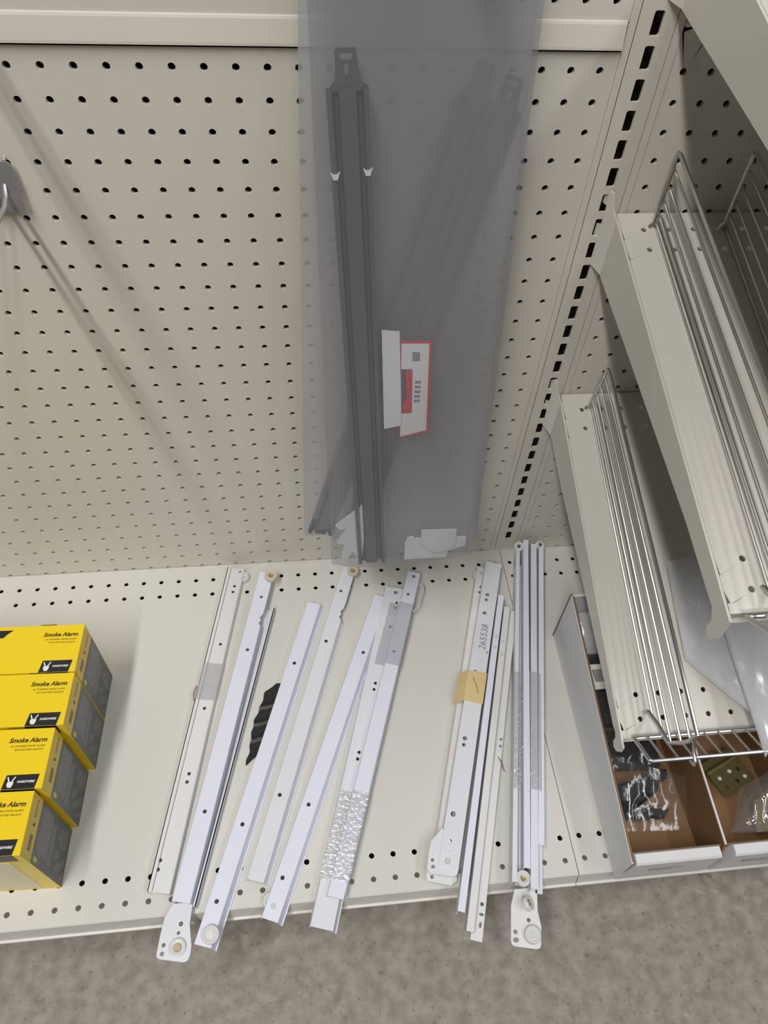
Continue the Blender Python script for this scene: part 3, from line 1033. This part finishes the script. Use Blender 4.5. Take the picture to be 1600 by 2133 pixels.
def pillow(f, left, right, ztop, zbot, thick, nx=44, nz=50, seed=0.0, wob=0.06):
    """left, right: functions z -> x; zbot: function fraction -> z; returns front and back sheets as one mesh"""
    mb = MB()
    for side in (1, -1):
        vs = []
        for j in range(nz + 1):
            q = j / nz
            for i in range(nx + 1):
                u = i / nx
                z = ztop + (zbot(u) - ztop) * q
                x = left(z) + (right(z) - left(z)) * u
                env = max(0.06, min(1.0, 16 * u, 16 * (1 - u)) ** 0.6 * min(1.0, 14 * (1 - q)) ** 0.6)
                w = noise.noise(V((x * 0.35 + seed, z * 0.16, seed + side))) * wob * env
                vs.append(f(x, z, side * thick * 0.5 * env + w))
        fs = []
        for j in range(nz):
            for i in range(nx):
                a_ = j * (nx + 1) + i
                fs.append((a_, a_ + 1, a_ + nx + 2, a_ + nx + 1))
        mb.add(vs, fs)
    return mb


def galv_rail(f, P0, P1, w, top_tab=True, h0=0.0):
    """ribbed galvanized rail between two (x, z) points on the bag plane; f(x, z, h)"""
    d = V((P1[0] - P0[0], P1[1] - P0[1]))
    L = d.length
    a_ = d.normalized()
    b_ = V((-a_.y, a_.x))
    if b_.x < 0:
        b_ = -b_
    g = lambda s, t, h: f(P0[0] + a_.x * s + b_.x * t, P0[1] + a_.y * s + b_.y * t, h0 + h)
    mb = MB()
    prof = [(-0.5, -0.05), (-0.49, 0.12), (-0.37, 0.13), (-0.345, -0.12), (-0.23, -0.12), (-0.20, 0.06), (0.20, 0.06), (0.23, -0.12), (0.345, -0.12), (0.37, 0.13), (0.49, 0.12), (0.5, -0.05)]
    s0 = 1.0 if top_tab else 0.0
    n = len(prof)
    vs = []
    for s in (s0, L):
        for q in prof:
            vs.append(g(s, q[0] * w, q[1]))
    for s in (s0, L):
        for q in prof:
            vs.append(g(s, q[0] * w, q[1] - 0.04))
    fs = []
    for i in range(n - 1):
        fs.append((i, i + 1, n + i + 1, n + i))
        fs.append((2 * n + i, 3 * n + i, 3 * n + i + 1, 2 * n + i + 1))
    mb.add(vs, fs)
    if top_tab:
        k = w / 1.3
        outl = [(0, -0.26 * k), (0.06, -0.32 * k), (0.62, -0.33 * k), (0.8, -0.36 * k), (0.98, -0.5 * k), (1.1, -0.65 * k), (1.15, -0.3 * k), (1.15, 0.3 * k), (1.0, 0.64 * k), (0.9, 0.45 * k), (0.5, 0.36 * k), (0.06, 0.32 * k), (0, 0.26 * k)]
        mb.prism(outl, -0.03, 0.02, g, [rrect(0.14, 0.3, -0.18 * k, 0.18 * k, 0.06, 3), circ(0.55, 0, 0.09, 10, 1.7, 0.8)])
    return mb, g


# front bag
fb = bag_plane(-1.8, 0.1545)
t = root('hanging_bag', 'front frosted plastic bag holding a galvanized drawer rail and a red bordered label', 'plastic bag', (13.0, -5.2, 6.5), 'hanging bags of drawer rails')
lx = lambda z: 9.30 + (29 - z) * 0.010
rx = lambda z: 16.15 + (29 - z) * 0.022
zb_ = lambda u: 6.85 - 0.45 * math.sin(min(1, u * 1.6) * math.pi * 0.5) * (1 - u) * 2 + 0.15 * u
pillow(fb, lx, rx, 34.0, zb_, 0.55, seed=1.3).build('film', 'bag_film', t, True)
mb, g = galv_rail(fb, (10.35, 28.3), (11.5, 6.95), 1.32, True, 0.07)
rl = mb.build('rail', 'galvanized', t)
for s_, tt in ((3.45, -0.54), (3.38, 0.52)):
    cm = MB()
    cm.prism([(s_ - 0.14, tt - 0.16), (s_ - 0.05, tt - 0.05), (s_ - 0.05, tt + 0.05), (s_ - 0.14, tt + 0.16), (s_ + 0.12, tt + 0.07), (s_ + 0.12, tt - 0.07)], 0.17, 0.21, g)
    cm.build('stop_tab', 'print_white', rl)
fl_ = lambda u, v, h: fb(u, v, h)
MB().prism([(11.67, 19.28), (12.36, 19.2), (12.62, 14.9), (11.89, 14.76)], 0.0, 0.02, fl_).build('paper_label', 'paper', t)
lab = MB().prism([(12.42, 18.76), (13.64, 18.73), (13.80, 14.5), (12.56, 14.21)], -0.06, -0.04, fl_).build('paper_label', 'print_red', t, label='white label with red border')
MB().prism([(12.46, 18.66), (13.55, 18.63), (13.70, 14.58), (12.60, 14.3)], -0.04, -0.03, fl_).build('label_face', 'paper', lab)
MB().prism([(12.50, 17.55), (12.95, 17.53), (13.03, 15.5), (12.60, 15.47)], -0.03, -0.02, fl_).build('label_photo', 'print_dark', lab)
MB().prism([(12.68, 17.5), (12.94, 17.5), (13.0, 15.55), (12.64, 15.5), (12.64, 15.95), (12.78, 16.2)], -0.02, -0.01, fl_).build('label_photo_red', 'print_red', lab)
MB().prism([(12.9, 18.3), (13.2, 18.28), (13.22, 17.9), (12.93, 17.9)], -0.03, -0.02, fl_).build('label_mark', 'print_grey', lab)
mb = MB()
for k in range(5):
    z_ = 17.0 - k * 0.22
    mb.prism([(13.08, z_), (13.32, z_), (13.33, z_ - 0.12), (13.09, z_ - 0.12)], -0.03, -0.02, fl_)
mb.build('label_lines', 'print_grey', lab)
# white plastic brackets at the foot of the bag
MB().prism([(11.0, 10.6), (10.4, 10.0), (9.75, 9.4), (9.95, 9.15), (10.25, 9.2), (10.0, 8.7), (9.8, 8.3), (10.15, 8.15), (10.0, 7.4), (10.2, 7.0), (10.55, 7.7), (11.0, 6.9), (11.1, 8.5)], -0.05, 0.06, fl_).build('plastic_bracket', 'white_plastic', t)
br = MB()
br.prism([(13.12, 6.95), (13.1, 8.0), (13.2, 8.35), (13.5, 8.45), (13.55, 8.3), (16.1, 8.25), (16.1, 7.7), (15.3, 7.4), (15.2, 6.95)], -0.05, 0.05, fl_)
brk_ = br.build('plastic_bracket', 'white_plastic', t)
MB().prism([(13.85, 8.9), (15.55, 8.85), (15.6, 7.9), (15.1, 7.4), (14.5, 7.4), (13.85, 8.1)], 0.05, 0.12, fl_).build('bracket_cover', 'white_plastic', brk_)

# back bag with rails lying diagonally
bb = bag_plane(-0.75, 0.105)
t = root('hanging_bag', 'rear frosted plastic bag with grey rails slanting down behind the front bag', 'plastic bag', (12.0, -3.1, 6.2), 'hanging bags of drawer rails')
lx2 = lambda z: 9.02 - (29 - z) * 0.035
rx2 = lambda z: 16.25 + (29 - z) * 0.045
zb2 = lambda u: 6.5 - 0.2 * u - 1.5 * max(0.0, min(1.0, (u - 0.17) * 12))
pillow(bb, lx2, rx2, 34.0, zb2, 0.5, seed=5.1).build('film', 'bag_film_dusty', t, True)
for P0, P1, w, hh in (((14.9, 27.6), (9.05, 6.7), 1.25, 0.05), ((15.9, 27.2), (10.9, 6.8), 1.25, -0.05)):
    mb, g = galv_rail(bb, P0, P1, w, True, hh)
    mb.build('rail', 'galvanized', t)

# ------------------------------------------------------------------ double wire peg hooks
def peg_hook(label, x, z, length):
    t = root('peg_hook', label, 'peg hook', (x, 0, z), 'double wire peg hooks')
    tip = -length - 0.55
    mb = MB()
    fp = lambda u, v, h: (x + u, -0.18 - h + 0.12 * min(0, v), z + v)
    mb.prism(rrect(-0.65, 0.65, -0.95, 0.75, 0.18, 4), 0, 0.06, fp)
    mb.build('back_plate', 'hook_steel', t)
    for sx in (-0.19, 0.19):
        MB().tube([(x + sx, 0.1, z - 0.05), (x + sx, -0.25, z - 0.05), (x + sx, -0.45, z - 0.35), (x + sx, -0.9, z - 0.5), (x + sx, -length, z - 0.35), (x + sx, -length - 0.5, z + 0.1)], 0.095, 8).build('prong', 'hook_steel', t, True)
    MB().prism(rrect(-0.65, 0.65, -0.55, 0.65, 0.08, 3), 0, 0.05, lambda u, v, h: (x + u, tip - h, z + v)).build('price_plate', 'white_card', t)  # tip plate added to broaden the shadow the prongs cast
    for sx in (-0.42, 0.42):
        MB().tube([(x + sx, -0.15, z + 0.72), (x + sx, 0.12, z + 0.85), (x + sx, 0.3, z + 1.1)], 0.07, 6).build('wall_pin', 'hook_steel', t, True)
    return t


peg_hook('grey steel double wire peg hook at the left edge of the photo', -1.45, 23.45, 8.5)
peg_hook('unseen grey steel peg hook added at upper far left to cast a shadow band', -2.0, 33.0, 10.5)  # out of view, added for the wide soft shadow down the pegboard
peg_hook('grey steel double wire peg hook that carries the two hanging bags', 12.8, 34.1, 4.0)

# ------------------------------------------------------------------ cardboard bin and its contents
t = root('cardboard_bin', 'white cardboard parts bin with brown inside on the base deck', 'cardboard bin', (28, -12.6, 0))
BX = [21.75, 26.15, 30.5, 34.9]


def slab(p0, p1, h0, h1, th, side, mats=('white_card', 'kraft')):
    """upright panel from p0 to p1 (x, y) with heights h0, h1; outer layer white, inner layer kraft"""
    d = (V((p1[0], p1[1], 0)) - V((p0[0], p0[1], 0))).normalized()
    nn = V((-d.y, d.x, 0)) * side
    out = []
    for k, mt in enumerate(mats):
        o0 = nn * (th * 0.5 * k)
        o1 = nn * (th * 0.5 * (k + 1))
        q = []
        for off in (o0, o1):
            for (pp, h) in ((p0, h0), (p1, h1)):
                b_ = V((pp[0], pp[1], 0.0)) + off
                q += [b_, b_ + V((0, 0, h))]
        mb_ = MB().add(q, [(0, 2, 3, 1), (4, 5, 7, 6), (0, 1, 5, 4), (2, 6, 7, 3), (1, 3, 7, 5), (0, 4, 6, 2)])
        out.append(mb_)
    return out


w_, l_ = slab((22.05, -6.24), (21.76, -18.98), 4.3, 2.62, 0.14, 1)
s_o = w_.build('side_wall', 'white_card', t)
l_.build('liner', 'kraft', s_o)
MB().tube([(22.06, -6.24, 0.02), (22.06, -6.24, 4.32)], 0.06, 4).build('cut_edge', 'kraft_edge', s_o)
MB().tube([(22.12, -6.3, 4.31), (21.83, -18.9, 2.64)], 0.045, 4).build('cut_edge', 'kraft_edge', s_o)
w_, l_ = slab((22.05, -6.24), (34.9, -6.24), 4.3, 4.3, 0.14, -1)
b_o = w_.build('back_wall', 'white_card', t)
l_.build('liner', 'white_card', b_o)
w_, l_ = slab((34.9, -6.24), (34.9, -18.98), 4.3, 2.62, 0.14, -1)
r_o = w_.build('side_wall', 'white_card', t)
l_.build('liner', 'kraft', r_o)
MB().prism([(22.08, -6.3), (21.82, -18.9), (34.85, -18.9), (34.85, -6.3)], 0.02, 0.1, lambda u, v, h: (u, v, h)).build('bottom', 'kraft', t)
for i in range(3):
    xa, xb = BX[i], BX[i + 1]
    mb = MB()
    za = 2.62
    # folded front wall: sloping front, thick rolled top
    mb.prism([(-19.0, 0.0), (-19.06, za - 0.1), (-18.98, za), (-18.62, za + 0.05), (-18.55, za - 0.05), (-18.55, 0.0)], xa + (0.02 if i == 0 else 0.16), xb - 0.16,
             lambda y, z, h: (h + (0.22 if h < (xa + xb) / 2 else -0.1) * max(0, (z - 1.6)), y, z))
    fo = mb.build('front_wall', 'white_card', t)
    MB().box(xa + 0.1, xb - 0.1, -18.56, -18.5, 0.05, za - 0.1).build('liner', 'kraft', fo)
    pm = MB()
    for k in range(2):
        pm.box(xa + 1.1 + 0.05 * k, xa + 2.7 - 0.5 * k, -19.075, -19.05, 1.55 - 0.14 * k, 1.63 - 0.14 * k)
    pm.build('print', 'print_grey', fo)
for x in BX[1:3]:
    mb = MB()
    mb.prism([(-6.4, 0.1), (-18.5, 0.1), (-18.95, 1.4), (-18.6, 2.75), (-6.4, 4.1)], x - 0.06, x + 0.06, lambda y, z, h: (h, y, z))
    dv = mb.build('divider', 'kraft', t)
    MB().tube([(x, -6.4, 4.11), (x, -18.6, 2.76)], 0.06, 4).build('cut_edge', 'white_card', dv)


def crumple(mb, quad, nx, ny, amp, seed, fold=0.0):
    """bilinear patch of four corners with random folds"""
    a_, b_, c_, d_ = [V(q) for q in quad]
    nrm = (b_ - a_).cross(d_ - a_).normalized()
    vs = []
    for j in range(ny + 1):
        v = j / ny
        for i in range(nx + 1):
            u = i / nx
            q = (a_ * (1 - u) + b_ * u) * (1 - v) + (d_ * (1 - u) + c_ * u) * v
            n1 = noise.noise(V((q.x * 0.55 + seed, q.y * 0.55, q.z * 0.5 + seed)))
            n2 = abs(noise.noise(V((q.x * 1.1 - seed, q.y * 0.8, q.z * 0.8))))
            e = math.sin(math.pi * u) ** 0.5 * math.sin(math.pi * v) ** 0.5 if 0 < u < 1 and 0 < v < 1 else 0.0
            vs.append(q + nrm * (amp * (n1 * 0.5 + (0.5 - n2)) * (0.35 + 0.65 * e) + fold * e) + V((n1, n2, 0)) * amp * 0.25)
    fs = []
    for j in range(ny):
        for i in range(nx):
            k_ = j * (nx + 1) + i
            fs.append((k_, k_ + 1, k_ + nx + 2, k_ + nx + 1))
    mb.add(vs, fs)
    return mb


def bagged(name, label, cat, quad, amp, seed, fold, mat='clear_film', nx=14, ny=12, group=None):
    c = sum((V(q) for q in quad), V()) / 4
    tt = root(name, label, cat, tuple(c), group)
    mb = crumple(MB(), quad, nx, ny, amp, seed, fold)
    crumple(mb, [V(q) - V((0, 0, 0.15)) for q in quad], nx, ny, amp * 0.6, seed + 9, -0.05)
    mb.build('film', mat, tt, True)
    return tt


# left compartment: black parts in clear bags
tt = bagged('bagged_part', 'clear bag of black metal parts at the front of the bin left compartment', 'bagged part', [(22.4, -17.2, 1.0), (25.6, -17.4, 0.9), (26.0, -15.2, 1.7), (22.5, -13.9, 1.9)], 0.35, 2.2, 0.45, group='clear bags of black parts')
mb = MB()
mb.prism([(22.4, -15.2), (24.6, -14.9), (24.9, -14.6), (25.3, -14.7), (25.2, -15.1), (24.8, -15.2), (24.6, -15.6), (23.4, -16.3), (22.6, -16.5)], 0.9, 1.35, lambda u, v, h: (u, v, h + 0.12 * math.sin(u * 3)))
mb.build('part', 'black_gloss', tt)
mb = MB()
mb.prism([(22.6, -16.7), (24.6, -16.8), (25.0, -16.4), (23.0, -16.2)], 0.7, 0.95, lambda u, v, h: (u, v, h))
mb.build('part', 'black_gloss', tt)
tt = bagged('bagged_part', 'clear bag of black parts under the front edge of the lower shelf', 'bagged part', [(22.3, -14.6, 1.4), (25.4, -14.8, 1.2), (25.6, -12.4, 1.4), (22.4, -12.2, 1.6)], 0.3, 4.2, 0.4, group='clear bags of black parts')
MB().prism([(22.5, -14.3), (25.2, -14.4), (25.4, -12.7), (22.6, -12.5)], 0.6, 1.2, lambda u, v, h: (u, v, h + 0.15 * math.sin(u * 2 + v))).build('part', 'black_gloss', tt)
tt = bagged('bagged_part', 'clear bag with barcode label in the bin behind the lower shelf', 'bagged part', [(22.3, -12.3, 1.6), (25.5, -12.3, 1.5), (25.5, -8.5, 2.0), (22.4, -8.4, 2.1)], 0.3, 7.7, 0.3, group='clear bags of black parts')
MB().prism([(22.4, -12.1), (25.4, -12.1), (25.4, -8.7), (22.5, -8.6)], 0.8, 1.4, lambda u, v, h: (u, v, h + 0.12 * math.sin(u * 2.4 + v))).build('part', 'black_gloss', tt)
lb_ = MB().box(22.7, 24.6, -10.6, -9.2, 2.02, 2.05).build('barcode_label', 'print_white', tt)
mb = MB()
for k in range(12):
    mb.box(22.85 + k * 0.07, 22.89 + k * 0.07, -10.2, -9.5, 2.05, 2.056)
mb.build('barcode', 'print_black', lb_)
tt = bagged('bagged_part', 'grey bag of parts at the back corner of the bin', 'bagged part', [(22.4, -8.6, 2.2), (25.5, -8.6, 2.0), (25.5, -6.6, 2.9), (22.4, -6.6, 3.0)], 0.25, 3.3, 0.3, 'poly_film', group='clear bags of black parts')
MB().prism([(22.5, -8.4), (25.4, -8.4), (25.4, -6.8), (22.5, -6.8)], 1.2, 1.7, lambda u, v, h: (u, v, h)).build('part', 'print_mid', tt)

# middle compartment: brass hinges
tt = root('hardware_pack', 'yellow brass hinge leaf lying in the bin right compartment', 'hardware', (28.4, -15.8, 0.9))
hz = lambda u, v, h: (27.45 + u * 0.92 + v * 0.33, -16.0 + u * 0.38 - v * 0.92 + 0.9, 1.0 + h + 0.12 * v)
MB().prism(rrect(0.0, 2.0, 0.0, 1.25, 0.12, 3), 0, 0.07, hz, [circ(0.4, 0.85, 0.12), circ(1.1, 0.85, 0.12), circ(1.55, 0.4, 0.12)]).build('leaf', 'brass', tt)
MB().tube([hz(-0.05, -0.12, 0.08), hz(2.05, -0.12, 0.08)], 0.12, 12).build('barrel', 'brass', tt, True)
MB().prism(rrect(0.0, 2.0, -0.65, -0.22, 0.1, 3), -0.1, -0.03, hz).build('leaf', 'brass', tt)
for q in ((0.4, 0.35), (1.1, 0.3), (1.6, 0.85)):
    MB().cyl(hz(q[0], q[1], 0.07), (0, 0, 1), 0.11, 0.06, 14, r2=0.06).build('screw', 'rivet', tt, True)
tt = bagged('hardware_pack', 'shiny clear bag of brass hardware at the bin right front', 'hardware', [(26.75, -18.1, 2.5), (30.2, -18.3, 2.5), (30.3, -15.4, 2.4), (28.2, -16.1, 2.1)], 0.8, 8.8, 0.5, 'clear_film_shiny', nx=16, ny=14)
MB().prism([(28.6, -17.9), (30.0, -17.9), (30.1, -16.4), (29.0, -16.5)], 1.2, 1.3, lambda u, v, h: (u, v, h + 0.2 * (u - 28.6)), [circ(29.3, -17.2, 0.13)]).build('leaf', 'brass', tt)
mb = crumple(MB(), [(28.1, -19.15, 2.75), (29.4, -19.15, 2.8), (29.2, -19.9, 0.6), (28.4, -19.9, 0.4)], 8, 10, 0.3, 1.1, 0.2)
o = mb.build('plastic_bag', 'clear_film_shiny', loc=(28.7, -19.4, 0.4))
o['label'] = 'clear plastic bag end hanging over the front of the cardboard bin'
o['category'] = 'plastic bag'

# ------------------------------------------------------------------ poly bags on the lower shelf
def shelf_bag(label, quad, amp, seed, fold, tip=None):
    # quad as (u, s, n) in the lower shelf frame
    q = [lowF(*c) for c in quad]
    c = sum((V(k) for k in q), V()) / 4
    tt = root('poly_bag', label, 'plastic bag', tuple(c), 'poly bags on the lower shelf')
    mb = crumple(MB(), q, 16, 18, amp, seed, fold)
    crumple(mb, [V(k) - V((0, 0, 0.12)) for k in q], 16, 18, amp * 0.5, seed + 4, 0.0)
    mb.build('film', 'poly_film', tt, True)
    return tt


shelf_bag('milky poly bag lying flat on the lower shelf behind the wire fence', [(3.2, 8.8, 0.7), (6.4, 8.6, 0.9), (5.2, 15.4, 1.0), (3.15, 13.0, 0.55)], 0.4, 0.4, 0.45)
shelf_bag('milky poly bag with its pointed corner poking over the lower wire fence', [(4.7, 10.3, 1.2), (7.8, 10.0, 1.3), (6.5, 15.9, 1.5), (4.95, 17.2, 1.75)], 0.4, 3.9, 0.35)

# small debris on the floor under the bin edge
mb = MB()
mb.prism([(28.55, -18.0), (28.75, -18.2), (28.95, -18.1), (29.2, -18.3), (29.25, -18.0), (29.05, -17.85), (28.9, -18.0), (28.7, -17.9)], FLOOR, FLOOR + 0.12, lambda u, v, h: (u, v, h))
o = mb.build('debris', 'grime', loc=(28.9, -18, FLOOR))
o['label'] = 'small dark crumb of debris on the speckled floor'
o['category'] = 'debris'
